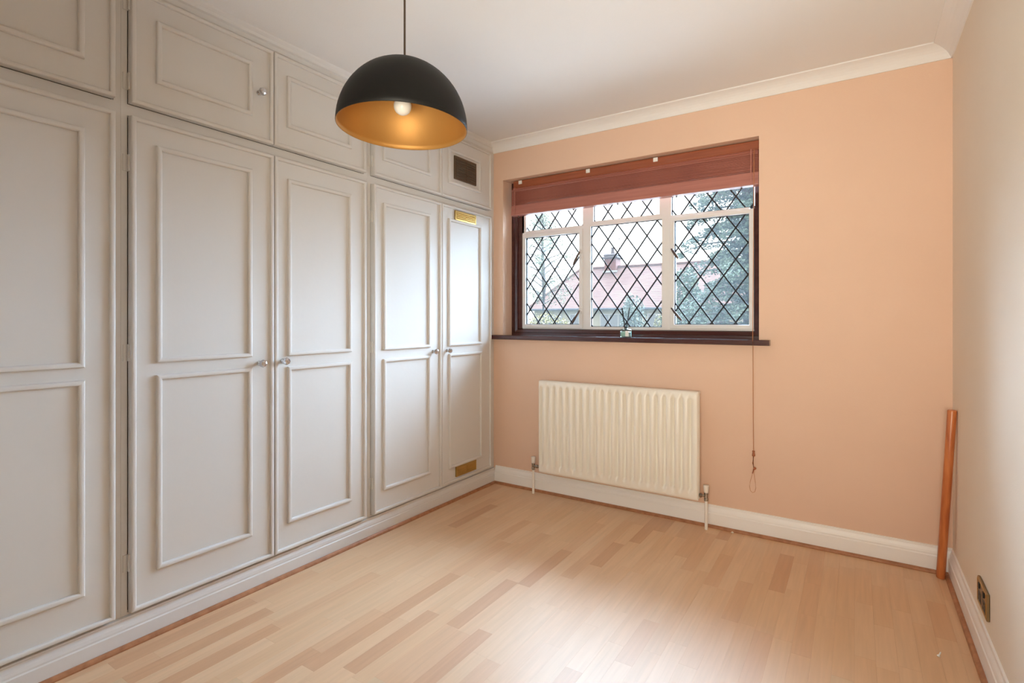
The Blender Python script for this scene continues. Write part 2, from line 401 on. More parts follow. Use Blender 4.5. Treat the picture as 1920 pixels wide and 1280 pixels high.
# fixed steel frame: a plate with six openings built from bars
st = MB(); SY0, SY1 = 0.140, 0.175
bars = [(WL, 0.188, WB, WTOP), (1.684 + 0.0, WR, WB, 1.80), (1.706, WR, 1.80, WTOP),
        (0.188, 1.684, WB, 1.122), (0.188, 0.616, 1.122, 1.1365), (1.26, 1.684, 1.122, 1.1395),
        (0.616, 0.697, 1.122, 1.8101), (1.181, 1.26, 1.122, 1.8121), (0.64, 0.6965, 1.8101, WTOP), (1.1815, 1.24, 1.8121, WTOP),
        (0.188, 0.616, 1.7605, 1.810), (0.697, 1.181, 1.797, 1.828), (1.26, 1.684, 1.7755, 1.812),
        (0.6965, 0.718, 1.828, WTOP), (1.166, 1.1815, 1.828, WTOP), (0.158, 1.72, 2.08, WTOP), (0.158, 0.1705, 1.8, 2.09)]
for (a, b, c, d) in bars: st.box(a, b, SY0, SY1, c, d)
st.build('steel_frame', M['steel'], win)
npane = 0
for (x0, x1, z0, z1, gy, cas) in LIGHTS:
    light = empty('casement' if cas else 'fixed_light', (0, 0, 0)); light.parent = win; light.location = -Vector(win.location)
    if cas:   # the opening frame overlaps the fixed one by a step
        MB().frame(x0 - 0.026, x1 + 0.026, z0 - 0.026, z1 + 0.026, [(0, 0.012), (0, 0.002), (0.002, 0), (0.023, 0), (0.026, 0.004), (0.026, 0.03)],
                   lambda a, b, h: (a, 0.128 + h, b)).build('casement_frame', M['steel'], light)
    lead = MB()
    # glazing edge came
    lead.frame(x0, x1, z0, z1, [(0, 0.004), (0, -0.004), (0.0035, -0.004), (0.0035, 0.004)], lambda a, b, h: (a, gy + h, b))
    # diagonal cames
    n = 14
    for sgn in (1, -1):
        for k in range(-24, 25):
            # line: (x - X0)/PX - sgn*(z - Z0)/PZ = k
            pts = []
            for z in (z0, z1):
                x = X0 + PX * (k + sgn * (z - Z0) / PZ)
                pts.append((x, z))
            (xa, za), (xb, zb) = pts
            # clip to x range
            t0, t1 = 0.0, 1.0
            dx = xb - xa
            ta, tb = (x0 - xa) / dx, (x1 - xa) / dx
            t0, t1 = max(0, min(ta, tb)), min(1, max(ta, tb))
            if t1 - t0 < 0.01: continue
            A = (xa + dx * t0, za + (zb - za) * t0); B = (xa + dx * t1, za + (zb - za) * t1)
            L = math.hypot(B[0] - A[0], B[1] - A[1]); ux, uz = (B[0] - A[0]) / L, (B[1] - A[1]) / L
            h = 0.0040; px, pz = -uz * h, ux * h
            poly = [(A[0] + px, A[1] + pz), (A[0] - px, A[1] - pz), (B[0] - px, B[1] - pz), (B[0] + px, B[1] + pz)]
            lead.prism(poly, 1, gy - 0.0026 - 0.0002 * sgn, gy + 0.0026 + 0.0002 * sgn)
    lead.build('lead_lattice', M['lead'], light)
    for i in range(-3, 14):
        for j in range(-4, 6):
            for half in (0, 0.5):
                cx, cz = X0 + PX * (i + half), Z0 + PZ * (j + half + 0.5)
                # diamond between crossings: centre half a pitch above a crossing
                poly = [(cx - PX / 2, cz), (cx, cz - PZ / 2), (cx + PX / 2, cz), (cx, cz + PZ / 2)]
                for a, lim, less in ((0, x0, False), (0, x1, True), (1, z0, False), (1, z1, True)):
                    if poly: poly = clip(poly, a, lim, less)
                if len(poly) >= 3 and area(poly) > 2e-4:
                    MB().prism(poly, 1, gy - 0.0015, gy + 0.0015).build('diamond_pane', M['glass'], light); npane += 1

# cockspur catches
def catch(x, z, dx, dz):
    c = empty('window_catch'); c.parent = win; c.location = -Vector(win.location)
    pl = MB(); pl.box(x - 0.012, x + 0.012, 0.1235, 0.1275, z - 0.02, z + 0.022, 0.0015)
    pl.lathe([(0.0, -0.016), (0.008, -0.016), (0.009, 0.0), (0.009, 0.003)], (x, 0.122, z), 14, 'y')
    pl.build('catch_plate', M['steel'], c)
    L = math.hypot(dx, dz); ux, uz = dx / L, dz / L
    MB().tube([(x, 0.108, z), (x + dx * 0.3, 0.101, z + dz * 0.3), (x + dx * 0.7, 0.100, z + dz * 0.7), (x + dx, 0.104, z + dz)], [0.005, 0.0075, 0.0085, 0.006], 8).build('catch_handle', M['iron'], c)
catch(0.632, 1.628, -0.045, -0.088); catch(0.632, 1.232, -0.052, -0.085)
catch(1.250, 1.602, 0.042, -0.062); catch(1.250, 1.240, 0.062, -0.075)
tc_ = empty('window_catch'); tc_.parent = win; tc_.location = -Vector(win.location)
MB().box(0.945, 0.985, 0.134, 0.1395, 1.80, 1.812, 0.001).tube([(0.965, 0.134, 1.806), (0.965, 0.122, 1.803), (0.972, 0.118, 1.797)], 0.003, 6).build('vent_stay_pin', M['steel'], tc_)

# ------------------------------------------------------------------ fitted wardrobes (left)
FZ = 0.018            # front face of door leaf
ZD0, ZD1, ZU0 = 0.118, 1.900, 1.947
def bead_prof(h, wd, base):
    return [(0, base), (wd * 0.03, base + h * 0.72), (wd * 0.18, base + h * 0.94), (wd * 0.4, base + h), (wd * 0.6, base + h), (wd * 0.82, base + h * 0.94), (wd * 0.97, base + h * 0.72), (wd, base)]
PF = lambda a, b, h: (h, a, b)
def knob(y, z, parent):
    k = MB()
    k.lathe([(0.0, 0.0), (0.011, 0.0), (0.011, 0.003), (0.0055, 0.006), (0.005, 0.016), (0.008, 0.018)], (FZ, y, z), 16, 'x')
    o = k.build('knob_stem', M['silver'], parent)
    c = MB(); n = 8
    prof = [(0.0, 0.0), (0.009, 0.0), (0.016, 0.006), (0.0175, 0.012), (0.013, 0.021), (0.007, 0.024), (0, 0.024)]
    c.lathe(prof, (FZ + 0.017, y, z), n, 'x', smooth=False)
    o = c.build('knob', M['crystal'], parent); o['label'] = 'small shiny faceted knob'
def hinge(y, z, parent):
    h = MB(); h.tube([(0.010, y, z - 0.030), (0.010, y, z + 0.030)], 0.0042, 10)
    for s in (-0.011, 0.011): h.tube([(0.010, y, z + s - 0.0006), (0.010, y, z + s + 0.0006)], 0.0047, 10)
    h.box(0.0005, 0.003, y - 0.016, y, z - 0.030, z + 0.030)
    h.build('hinge', M['cupb'], parent)
def vent(y0, y1, z0, z1, m, rows, cols, parent, label):
    x = FZ + 0.0095
    v = MB(); v.box(FZ - 0.001, x - 0.002, y0, y1, z0, z1)
    v.frame(y0, y1, z0, z1, [(0, x - 0.002), (0, x - 0.0003), (0.001, x), (0.008, x), (0.009, x - 0.002)], PF)
    cw = (y1 - y0 - 0.020) / cols; rh = (z1 - z0 - 0.024) / rows
    for c in range(cols):
        for r_ in range(rows):   # raised louvre hoods
            a, b = y0 + 0.010 + c * cw + 0.006, y0 + 0.010 + (c + 1) * cw - 0.006
            zz = z0 + 0.012 + r_ * rh
            v.prism([(x - 0.0025, zz + rh * 0.15), (x + 0.0035, zz + rh * 0.25), (x - 0.0025, zz + rh * 0.85)], 1, a, b)
    for yy in (y0 + 0.005, y1 - 0.005):
        for zz in (z0 + 0.005, z1 - 0.005): v.lathe([(0.0028, 0), (0.0025, 0.001), (0, 0.0014)], (x, yy, zz), 10, 'x')
    o = v.build('vent_grille', m, parent); o['label'] = label
def door(parent, y0, y1, z0, z1, panels, hinge_side, hz, knob_at=None):
    d = MB(); d.box(-0.003, FZ, y0, y1, z0, z1)
    leaf = d.build('door', M['cupb'], parent)
    e = MB(); e.frame(y0, y1, z0, z1, bead_prof(0.012, 0.016, FZ - 0.0005), PF)
    e.build('edge_bead', M['cupb'], leaf)
    for (a, b, c, dd) in panels:
        MB().frame(a - 0.009, b + 0.009, c - 0.009, dd + 0.009, bead_prof(0.013, 0.018, FZ - 0.0005), PF).build('panel_moulding', M['cupb'], leaf)
    if hinge_side:
        for z in hz: hinge(y0 - 0.0015 if hinge_side < 0 else y1 + 0.0015, z, leaf)
    if knob_at: knob(*knob_at, leaf)
    return leaf
def bay(name_loc, label, s0, s1, top, fs0, fs1):
    """s0..s1: outer edges of the face frame; fs0, fs1: inner edges of its stiles"""
    t = empty('fitted_wardrobe', name_loc); tag(t, label, 'wardrobe', 'fitted wardrobe bays along the left wall')
    c = MB(); c.box(XL + 0.001, -0.021, s0, s0 + 0.016, 0.0, 2.374); c.box(XL + 0.001, -0.021, s1 - 0.016, s1, 0.0, 2.374)
    c.box(XL + 0.001, XL + 0.01, s0 + 0.016, s1 - 0.016, 0, 2.374); c.box(XL + 0.01, -0.021, s0 + 0.016, s1 - 0.016, 0.09, 0.106)
    c.box(XL + 0.01, -0.021, s0 + 0.016, s1 - 0.016, 1.915, 1.93); c.box(XL + 0.01, -0.021, s0 + 0.016, s1 - 0.016, 2.36, 2.374)
    c.build('carcass', M['dark'], t)
    f = MB()
    f.box(-0.020, 0, s0, fs0, 0.107, 2.374); f.box(-0.020, 0, fs1, s1, 0.107, 2.374)
    f.box(-0.020, 0, fs0, fs1, 0.107, ZD0 - 0.003); f.box(-0.020, 0, fs0, fs1, ZD1 + 0.003, ZU0 - 0.003); f.box(-0.020, 0, fs0, fs1, top + 0.003, 2.374)
    f.build('face_frame', M['cupb'], t)
    return t
e = 0.0035
# --- bay 1, partly outside the frame
b1 = bay((-0.3, -2.9, 0), 'white fitted wardrobe bay nearest the camera, cut off by the left edge', YB + 0.002, -2.3145, 2.362, -3.44, -2.336)
door(b1, -2.886, -2.336 - e, ZD0, ZD1, [(-2.79, -2.436, 1.016, 1.805), (-2.79, -2.436, 0.248, 0.956)], 1, (1.052, 1.73, 0.30), (-2.835, 0.979))
door(b1, -2.886, -2.336 - e, ZU0, 2.362, [(-2.79, -2.436, 2.054, 2.267)], 1, (2.025, 2.30), (-2.835, 2.155))
door(b1, -3.44 + e, -2.8885, ZD0, ZD1, [(-3.34, -2.985, 1.016, 1.805), (-3.34, -2.985, 0.248, 0.956)], -1, (1.052, 1.73, 0.30), (-2.94, 0.979))
door(b1, -3.44 + e, -2.8885, ZU0, 2.362, [(-3.34, -2.985, 2.054, 2.267)], -1, (2.025, 2.30))
# --- bay 2
b2 = bay((-0.3, -1.75, 0), 'white fitted wardrobe bay in the middle, behind the black dome lamp', -2.314, -1.1815, 2.362, -2.2945, -1.205)
door(b2, -2.2945 + e, -1.7385, ZD0, ZD1, [(-2.200, -1.848, 1.018, 1.805), (-2.200, -1.848, 0.250, 0.954)], -1, (1.050, 1.732, 0.295), (-1.803, 0.979))
door(b2, -2.2945 + e, -1.7405, ZU0, 2.362, [(-2.200, -1.846, 2.054, 2.268)], -1, (2.025, 2.31), (-1.805, 2.155))
door(b2, -1.7345, -1.205 - e, ZD0, ZD1, [(-1.660, -1.314, 1.013, 1.803), (-1.660, -1.314, 0.248, 0.946)], 1, (1.021, 1.726, 0.286), (-1.690, 0.981))
door(b2, -1.7365, -1.205 - e, ZU0, 2.362, [(-1.663, -1.314, 2.055, 2.272)], 1, (2.023, 2.31))
# --- bay 3
b3 = bay((-0.3, -0.6, 0), 'white fitted wardrobe bay in the corner with brass and dark vents', -1.181, -0.001, 2.350, -1.159, -0.062)
door(b3, -1.159 + e, -0.6035, ZD0, ZD1, [(-1.077, -0.714, 1.010, 1.802), (-1.077, -0.714, 0.241, 0.944)], -1, (1.021, 1.726, 0.286), (-0.677, 0.974))
door(b3, -1.159 + e, -0.6035, ZU0, 2.350, [(-1.080, -0.711, 2.053, 2.262)], -1, (2.023, 2.30))
d5 = door(b3, -0.5995, -0.062 - e, ZD0 + 0.006, ZD1, [(-0.523, -0.190, 1.010, 1.807), (-0.518, -0.186, 0.226, 0.943)], 1, (0.36, 1.02, 1.66), (-0.546, 0.974))
vent(-0.470, -0.248, 1.811, 1.877, M['brass'], 4, 2, d5, 'polished brass vent at the door top')
vent(-0.460, -0.246, 0.150, 0.218, M['brass'], 4, 2, d5, 'polished brass vent at the door foot')
d6 = door(b3, -0.5995, -0.062 - e, ZU0, 2.350, [(-0.525, -0.198, 2.05, 2.255)], 1, (2.03, 2.29))
vent(-0.476, -0.245, 2.080, 2.230, M['bronze'], 8, 2, d6, 'dark bronze louvred vent')

# ------------------------------------------------------------------ pendant lamp
LC = Vector((1.0164, -1.9406, 1.7633)); LR, LH = 0.2, 0.207
nrm = Vector((0.012, 0.030, 1.0)).normalized(); rot = nrm.to_track_quat('Z', 'Y').to_matrix()
lamp = empty('pendant_lamp', (LC.x, LC.y, CEIL)); tag(lamp, 'black dome pendant lamp with gold lining hanging from the ceiling', 'lamp')
ns = 20
outer = [(LR * math.cos(k / ns * PI / 2), LH * math.sin(k / ns * PI / 2)) for k in range(ns + 1)]
outer[-1] = (0.0, LH)
inner = [((LR - 0.003) * math.cos(k / ns * PI / 2), (LH - 0.004) * math.sin(k / ns * PI / 2)) for k in range(ns + 1)]
inner[-1] = (0.0, LH - 0.004)
MB().lathe([(LR - 0.0015, -0.0008)] + outer, LC, 64, rot=rot).build('lamp_shade', M['black'], lamp)
li = MB().lathe([(LR - 0.0005, -0.0004)] + inner, LC, 64, rot=rot).build('lamp_lining', M['gold'], lamp); li['label'] = 'gold inner lining'
top = LC + rot @ Vector((0, 0, LH - 0.002))
MB().tube([top, (top.x, top.y, CEIL - 0.03)], 0.0032, 10).build('flex', M['cord'], lamp)
MB().lathe([(0, 0.0), (0.012, 0.002), (0.014, 0.010), (0.045, 0.018), (0.05, 0.03), (0, 0.03)], (top.x, top.y, CEIL - 0.03), 32).build('ceiling_rose', M['black'], lamp)
MB().lathe([(0, 0.0), (0.006, 0.0), (0.009, -0.003), (0.009, -0.008)], top + Vector((0, 0, 0.004)), 20).build('cord_grip', M['black'], lamp)
bz = LC.z + 0.068
MB().lathe([(0.0, 0.12), (0.018, 0.12), (0.019, 0.075), (0.016, 0.07), (0.016, 0.055)], (LC.x, LC.y, bz - 0.026), 24).build('lamp_holder', M['black'], lamp)
pr = [(0.0275 * math.sin(a), -0.0275 * math.cos(a)) for a in [k / 14 * 2.55 for k in range(15)]] + [(0.0135, 0.034), (0.0135, 0.042)]
b_ = MB().lathe(pr, (LC.x, LC.y, bz), 28).build('light_bulb', M['bulb'], lamp); b_['label'] = 'white opal bulb'

# ------------------------------------------------------------------ radiator
rad = empty('radiator', (0.945, -0.06, 0.15)); tag(rad, 'cream ribbed panel radiator under the window', 'radiator')
RX0_, RX1_, RZ0_, RZ1_ = 0.431, 1.459, 0.158, 0.764
cols = [(RX0_, 0.010), (RX0_ + 0.003, 0.003), (RX0_ + 0.007, 0.0)]
g0, gp = 0.4525, (1.4145 - 0.4525) / 20
for k in range(21):
    c = g0 + gp * k
    cols += [(c - 0.0095, 0.0), (c - 0.0070, 0.026), (c + 0.002, 0.027), (c + 0.0105, 0.0), (c + 0.017, -0.004), (c + 0.024, -0.0055), (c + 0.031, -0.004)] if k < 20 else [(c - 0.0095, 0.0), (c - 0.0070, 0.026), (c + 0.002, 0.027), (c + 0.0105, 0.001)]
cols += [(RX1_ - 0.007, 0.0), (RX1_ - 0.003, 0.003), (RX1_, 0.010)]
rows = [(RZ0_, 0, 0.012), (RZ0_ + 0.004, 0, 0.004), (RZ0_ + 0.012, 0, 0.0015), (RZ0_ + 0.018, 0, 0.0), (RZ0_ + 0.048, 0, 0), (RZ0_ + 0.060, 1, 0), (RZ1_ - 0.046, 1, 0), (RZ1_ - 0.034, 0, 0), (RZ1_ - 0.004, 0, 0.001), (RZ1_, 0, 0.008)]
vs = []; fs = []; nc = len(cols)
for (z, g, dz) in rows:
    for i, (x, d) in enumerate(cols):
        edge = i < 3 or i >= nc - 3
        dep = d if (g or edge) else 0.0
        vs.append((x, -0.104 + dep + dz, z))
for r_ in range(len(rows) - 1):
    for i in range(nc - 1): fs.append([r_ * nc + i, r_ * nc + i + 1, (r_ + 1) * nc + i + 1, (r_ + 1) * nc + i])
p = MB().add(vs, fs, True); p.build('front_panel', M['rad'], rad)
bk = MB(); bk.box(RX0_ + 0.001, RX1_ - 0.001, -0.073, -0.050, RZ0_ + 0.004, RZ1_ - 0.003, 0.004); bk.build('back_panel', M['rad'], rad)
tg = MB(); tg.box(RX0_, RX1_, -0.0945, -0.046, RZ1_ - 0.012, RZ1_ + 0.002, 0.002)
for s in range(24): pass
tg.build('top_grille', M['rad'], rad)
for x in (0.60, 1.29):
    MB().box(x - 0.02, x + 0.02, -0.049, -0.0005, 0.22, 0.70, 0.002).build('wall_bracket', M['rad'], rad)
for (x, s) in ((0.374, 1), (1.4955, -1)):
    v = empty('radiator_valve'); v.parent = rad; v.location = -Vector(rad.location)
    MB().tube([(x, -0.070, 0.0), (x, -0.070, 0.163)], 0.0085, 14).build('pipe', M['pipe'], v)
    bdy = MB().lathe([(0.0, 0), (0.0115, 0), (0.0125, 0.003), (0.0125, 0.014), (0.010, 0.016), (0.010, 0.036), (0.012, 0.037), (0.012, 0.044), (0, 0.044)], (x, -0.070, 0.160), 12, smooth=False)
    nx = x + s * 0.008; xe = RX0_ + 0.001 if s > 0 else RX1_ - 0.001
    bdy.tube([(nx, -0.070, 0.186), (xe, -0.070, 0.186)], 0.008, 12)
    bdy.lathe([(0.008, 0), (0.0125, 0.001), (0.0125, 0.013), (0.008, 0.014)], (x + s * 0.022 - (0.014 if s < 0 else 0), -0.070, 0.186), 6, 'x', smooth=False)
    bdy.build('valve_body', M['chrome'], v)
    cap = MB().lathe([(0, 0), (0.0105, 0), (0.0125, 0.006), (0.0155, 0.040), (0.0150, 0.043), (0, 0.044)], (x, -0.070, 0.204), 18); cap.build('valve_cap', M['pipe'], v)

# ------------------------------------------------------------------ venetian blind
bl = empty('venetian_blind', (0.92, 0.06, 2.16)); tag(bl, 'raised mahogany slatted blind stacked at the window top', 'blind')
BX0, BX1 = OX0 + 0.055, OX1 - 0.006
hd = MB(); hd.box(BX0, BX1, 0.050, 0.100, 2.108, 2.160, 0.003); hd.build('headrail', M['blindhead'], bl)
hm = MB().tube([(BX0, 0.0475, 2.109), (BX1, 0.0475, 2.109)], 0.0035, 8); hm.build('headrail_lip', M['blindhead'], bl)
for x in (BX0 + 0.06, 0.72, 1.17):
    k = MB().box(x - 0.014, x + 0.014, 0.0462, 0.052, 2.133, 2.158, 0.001); k.build('bracket_clip', M['white'], bl)
slat = MB().prism([(0.030, 0.0), (0.050, 0.0012), (0.075, 0.0012), (0.092, 0.0), (0.092, 0.0022), (0.075, 0.0036), (0.050, 0.0036), (0.030, 0.0022)], 0, BX0, BX1).mesh('slat'); slat.materials.append(M['blind'])
zt = 2.098
ns_ = 30
for k in range(ns_):
    o = bpy.data.objects.new('slat', slat); COL.objects.link(o); o.parent = bl
    o.location = Vector((random.uniform(-0.0015, 0.0015), random.uniform(-0.002, 0.002), 1.986 + k * 0.0037)) - Vector(bl.location)
br = MB().prism([(0.024, 1.909), (0.060, 1.906), (0.060, 1.984), (0.033, 1.984), (0.029, 1.978), (0.022, 1.916)], 0, BX0, BX1); br.build('bottom_rail', M['blindsheen'], bl)
# top slat lightened and tilted to stand for the highlight under the headrail
ts = MB()
for k in range(1):
    pts = [(0.022, 2.080), (0.024, 2.077), (0.050, 2.103), (0.047, 2.107)]
    ts.prism(pts, 0, BX0 + 0.004, BX1 - 0.004)
ts.build('highlight_slat', M['blindsheen'], bl)
for x in (0.168, 1.712):
    MB().box(x - 0.003, x + 0.003, 0.0185, 0.0205, 1.908, 2.105).build('ladder_tape', M['blindsheen'], bl)
for x in (0.185, 0.62, 0.93, 1.30, 1.66):
    MB().lathe([(0, -0.010), (0.004, -0.009), (0.005, 0.0), (0, 0.002)], (x, 0.040, 1.905), 8).build('cord_plug', M['cord'], bl)
xc = 1.7335
pc = MB().tube([(1.728, 0.016, 2.10), (1.730, -0.025, 1.45), (1.732, -0.0535, 1.062), (xc, -0.0535, 1.02), (xc, -0.051, 0.75), (xc + 0.002, -0.050, 0.47)], 0.0017, 6)
pc.build('pull_cord', M['string'], bl)
MB().lathe([(0, 0.032), (0.005, 0.031), (0.007, 0.027), (0.0055, 0.022), (0.0055, 0.019), (0.0075, 0.010), (0.008, 0.002), (0.005, 0), (0, 0)], (xc + 0.002, -0.050, 0.437), 14).build('cord_tassel', M['tassel'], bl)
MB().lathe([(0, 0.016), (0.005, 0.014), (0.008, 0.008), (0.005, 0.002), (0, 0)], (xc + 0.008, -0.049, 0.365), 10).tube([(xc + 0.002, -0.05, 0.44), (xc - 0.001, -0.05, 0.40), (xc + 0.004, -0.05, 0.37), (xc - 0.003, -0.05, 0.345)], 0.0034, 6).build('cord_knot', M['tassel'], bl)
loop = [(xc + 0.001, -0.05, 0.372), (xc - 0.004, -0.05, 0.340), (xc - 0.014, -0.05, 0.300), (xc - 0.0175, -0.05, 0.272), (xc - 0.013, -0.05, 0.250), (xc - 0.003, -0.05, 0.241), (xc + 0.008, -0.05, 0.248), (xc + 0.013, -0.05, 0.268), (xc + 0.010, -0.05, 0.300), (xc + 0.004, -0.05, 0.345), (xc + 0.003, -0.05, 0.37)]
MB().tube(loop, 0.0011, 6).build('cord_loop', M['string'], bl)

# ------------------------------------------------------------------ reed diffuser on the sill
DX, DY, DZ = 0.998, 0.004, 1.0605
df = empty('reed_diffuser', (DX, DY, DZ)); tag(df, 'square glass reed diffuser with black reeds on the dark sill', 'diffuser')
MB().box(DX - 0.029, DX + 0.029, DY - 0.024, DY + 0.024, DZ, DZ + 0.050, 0.005).lathe([(0.013, 0), (0.011, 0.004), (0.011, 0.014), (0.013, 0.016)], (DX, DY, DZ + 0.0495), 18).build('bottle', M['bottle'], df)
MB().box(DX - 0.026, DX + 0.026, DY - 0.021, DY + 0.021, DZ + 0.004, DZ + 0.036, 0.004).build('liquid', M['liquid'], df)
MB().box(DX + 0.006, DX + 0.0275, DY - 0.0252, DY - 0.0244, DZ + 0.006, DZ + 0.040).build('label_sticker', M['white'], df)
MB().lathe([(0, 0.0), (0.010, 0), (0.010, 0.006), (0, 0.006)], (DX, DY, DZ + 0.058), 14).build('reed_collar', M['reed'], df)
for (a, b) in ((-0.031, 0.01), (-0.018, -0.012), (0.022, 0.006), (0.026, -0.004)):
    MB().tube([(DX - a * 0.08, DY - b * 0.1, DZ + 0.012), (DX + a, DY + b, DZ + 0.182)], 0.0029, 6).build('reed', M['reed'], df)

# ------------------------------------------------------------------ pole in the corner, socket, floor crumbs
pb, pt = Vector((2.517, -0.066, 0.001)), Vector((2.5495, -0.135, 0.772))
po = MB(); d = (pt - pb)
po.tube([pb, pb + d * 0.005, pb + d * 0.995, pt], [0.0145, 0.0168, 0.0168, 0.0150], 20)
o = po.build('wooden_pole', M['pole']); tag(o, 'orange stained round wooden pole leaning in the right corner', 'pole')

so = empty('wall_socket', (W, -0.73, 0.17)); tag(so, 'brass double socket plate low on the right wall', 'socket')
sx = W - 0.009
MB().box(sx, W - 0.0003, -0.812, -0.652, 0.170, 0.262, 0.002).build('faceplate', M['abrass'], so)
MB().frame(-0.812, -0.652, 0.170, 0.262, [(0.003, 0.0), (0.006, 0.0015), (0.010, 0.0)], lambda a, b, h: (sx - h, a, b)).build('rope_edge', M['brass'], so)
for yc in (-0.770, -0.694):
    g = MB().box(sx - 0.0006, sx + 0.0003, yc - 0.026, yc + 0.026, 0.184, 0.222); g.build('socket_insert', M['sockin'], so)
    for (dy, zz) in ((-0.011, 0.193), (0.011, 0.193), (0.0, 0.211)):
        MB().box(sx - 0.0012, sx - 0.0004, yc + dy - 0.003, yc + dy + 0.003, zz - 0.003, zz + 0.003).build('pin_hole', M['dark'], so)
    MB().box(sx - 0.004, sx + 0.0002, yc - 0.008, yc + 0.008, 0.232, 0.250, 0.001).build('rocker_switch', M['sockin'], so)
for yc in (-0.792, -0.672): MB().lathe([(0.003, 0), (0.002, -0.001), (0, -0.0012)], (sx, yc, 0.216), 10, 'x').build('screw', M['brass'], so)

sc_ = MB().lathe([(0, 0), (0.0055, 0.0), (0.0055, 0.002), (0.0025, 0.003), (0.002, 0.016), (0, 0.019)], (2.437, -0.784, 0.0002), 10, rot=Matrix.Rotation(0.35, 3, 'Y'))
tag(sc_.build('screw_plug', M['white']), 'tiny white plug lying on the floor near the socket', 'plug')
cr = MB().lathe([(0, 0), (0.006, 0.001), (0.008, 0.004), (0.004, 0.008), (0, 0.009)], (1.628, -0.045, 0.0), 7, smooth=False)
tag(cr.build('plaster_crumb', M['pipe']), 'small pale crumb on the floor by the back beading', 'crumb')

# ------------------------------------------------------------------ outside
GZ = -0.45
tag(MB().box(-8, 10, WT + 0.01, 7.0, GZ - 0.1, GZ + 0.02).build('bounce_slab', mat('pale_bounce_surface', (0.45, 0.44, 0.42), 0.9)), kind='structure')  # pale slab added out of view to bounce daylight onto the ceiling
gd = MB().box(-80, 60, 0.32, 90, GZ - 0.2, GZ); tag(gd.build('garden_lawn', M['grass']), kind='structure')

HX0, HX1, HY0, HY1 = -24.2, 2.5, 40.0, 48.0
EZ, RZ = 2.21, 6.14
hs = empty('bungalow', ((HX0 + HX1) / 2, 44, GZ)); tag(hs, 'cream bungalow with a pink hipped roof beyond the garden', 'house')
hw = MB().box(HX0 + 0.5, HX1 - 0.5, HY0 + 0.5, HY1 - 0.5, GZ, EZ + 0.05); hw.build('house_wall', M['render'], hs)
r1, r2 = HX0 + 3.75, HX1 - 3.75
rf = MB()
rv = [(HX0, HY0, EZ), (HX1, HY0, EZ), (HX1, HY1, EZ), (HX0, HY1, EZ), (r1, 44, RZ), (r2, 44, RZ), (HX0, HY0, EZ - 0.12), (HX1, HY0, EZ - 0.12), (HX1, HY1, EZ - 0.12), (HX0, HY1, EZ - 0.12)]
rf.add(rv, [(0, 1, 5, 4), (1, 2, 5), (2, 3, 4, 5), (3, 0, 4), (6, 7, 1, 0), (7, 8, 2, 1), (8, 9, 3, 2), (9, 6, 0, 3), (6, 9, 8, 7)])
rfo = rf.build('roof', M['roof'], hs)
# courses of tiles: stepped strips up the front slope and round the left hip
cs = MB(); n = 26
for k in range(n):
    t0, t1 = k / n, (k + 1) / n
    P0 = lambda t, lift: (HY0 + 4 * t, EZ + (RZ - EZ) * t + lift)
    xl0, xl1 = HX0 + 3.75 * t0, HX0 + 3.75 * t1; xr0, xr1 = HX1 - 3.75 * t0, HX1 - 3.75 * t1
    ya, za = P0(t0, 0.03); yb, zb = P0(t1, 0.012)
    cs.add([(xl0, ya, za), (xr0, ya, za), (xr1, yb, zb), (xl1, yb, zb), (xl0, ya, za - 0.05), (xr0, ya, za - 0.05)], [(0, 1, 2, 3), (4, 5, 1, 0)])
cs.build('tile_courses', M['roof'], rfo, kind='stuff')
rt = MB().tube([(HX0, HY0, EZ + 0.06), (r1, 44, RZ + 0.06)], 0.12, 6).tube([(r1, 44, RZ + 0.06), (r2, 44, RZ + 0.06)], 0.12, 6).tube([(HX1, HY0, EZ + 0.06), (r2, 44, RZ + 0.06)], 0.12, 6)
rt.build('ridge_tiles', M['roof'], rfo)
MB().box(HX0, HX1, HY0 - 0.12, HY0 + 0.02, EZ - 0.16, EZ - 0.02, 0.03).build('gutter', M['gutter'], hs)
MB().box(HX0 + 0.1, HX1 - 0.1, HY0 + 0.02, HY0 + 0.5, EZ - 0.2, EZ - 0.12).build('soffit', M['upvc'], hs)
def hwin(x0, x1, z0, z1):
    f = MB(); y = HY0 + 0.46
    f.box(x0, x1, y - 0.04, y + 0.05, z0, z1); o = f.build('window', M['upvc'], hs)
    n = max(1, round((x1 - x0) / 0.8)); wd = (x1 - x0 - 0.1 * (n + 1)) / n
    for i in range(n):
        a = x0 + 0.1 + i * (wd + 0.1)
        MB().box(a, a + wd, y - 0.05, y - 0.02, z0 + 0.1, z1 - 0.1).build('pane', M['hglass'], o)
for x in (-22.6, -19.9, -16.9, -12.6, -9.0, -5.0, -1.2): hwin(x, x + (1.9 if x != -16.9 else 2.6), 0.45, 1.72)
hc = empty('chimney'); hc.parent = hs; hc.location = -Vector(hs.location)
MB().box(-17.75, -16.60, 43.4, 44.6, 5.5, 6.95).build('chimney_stack', M['brick'], hc)
MB().box(-17.95, -16.40, 43.2, 44.8, 6.93, 7.12, 0.05).box(-17.85, -16.50, 43.3, 44.7, 7.1, 7.40, 0.12).build('chimney_crown', M['cement'], hc)
MB().lathe([(0.16, 0), (0.19, 0.25), (0.15, 0.3), (0.15, 0.62), (0.19, 0.66), (0, 0.66)], (-17.15, 44, 7.35), 12).build('chimney_pot', M['cement'], hc)
MB().box(-17.85, -16.5, 43.3, 44.2, 5.62, 5.80).build('flashing', M['upvc'], hc)
ae = MB().tube([(-16.5, 44, 6.8), (-16.5, 44, 9.0)], 0.03, 6).tube([(-17.0, 44, 8.8), (-15.9, 44, 8.8)], 0.02, 6)
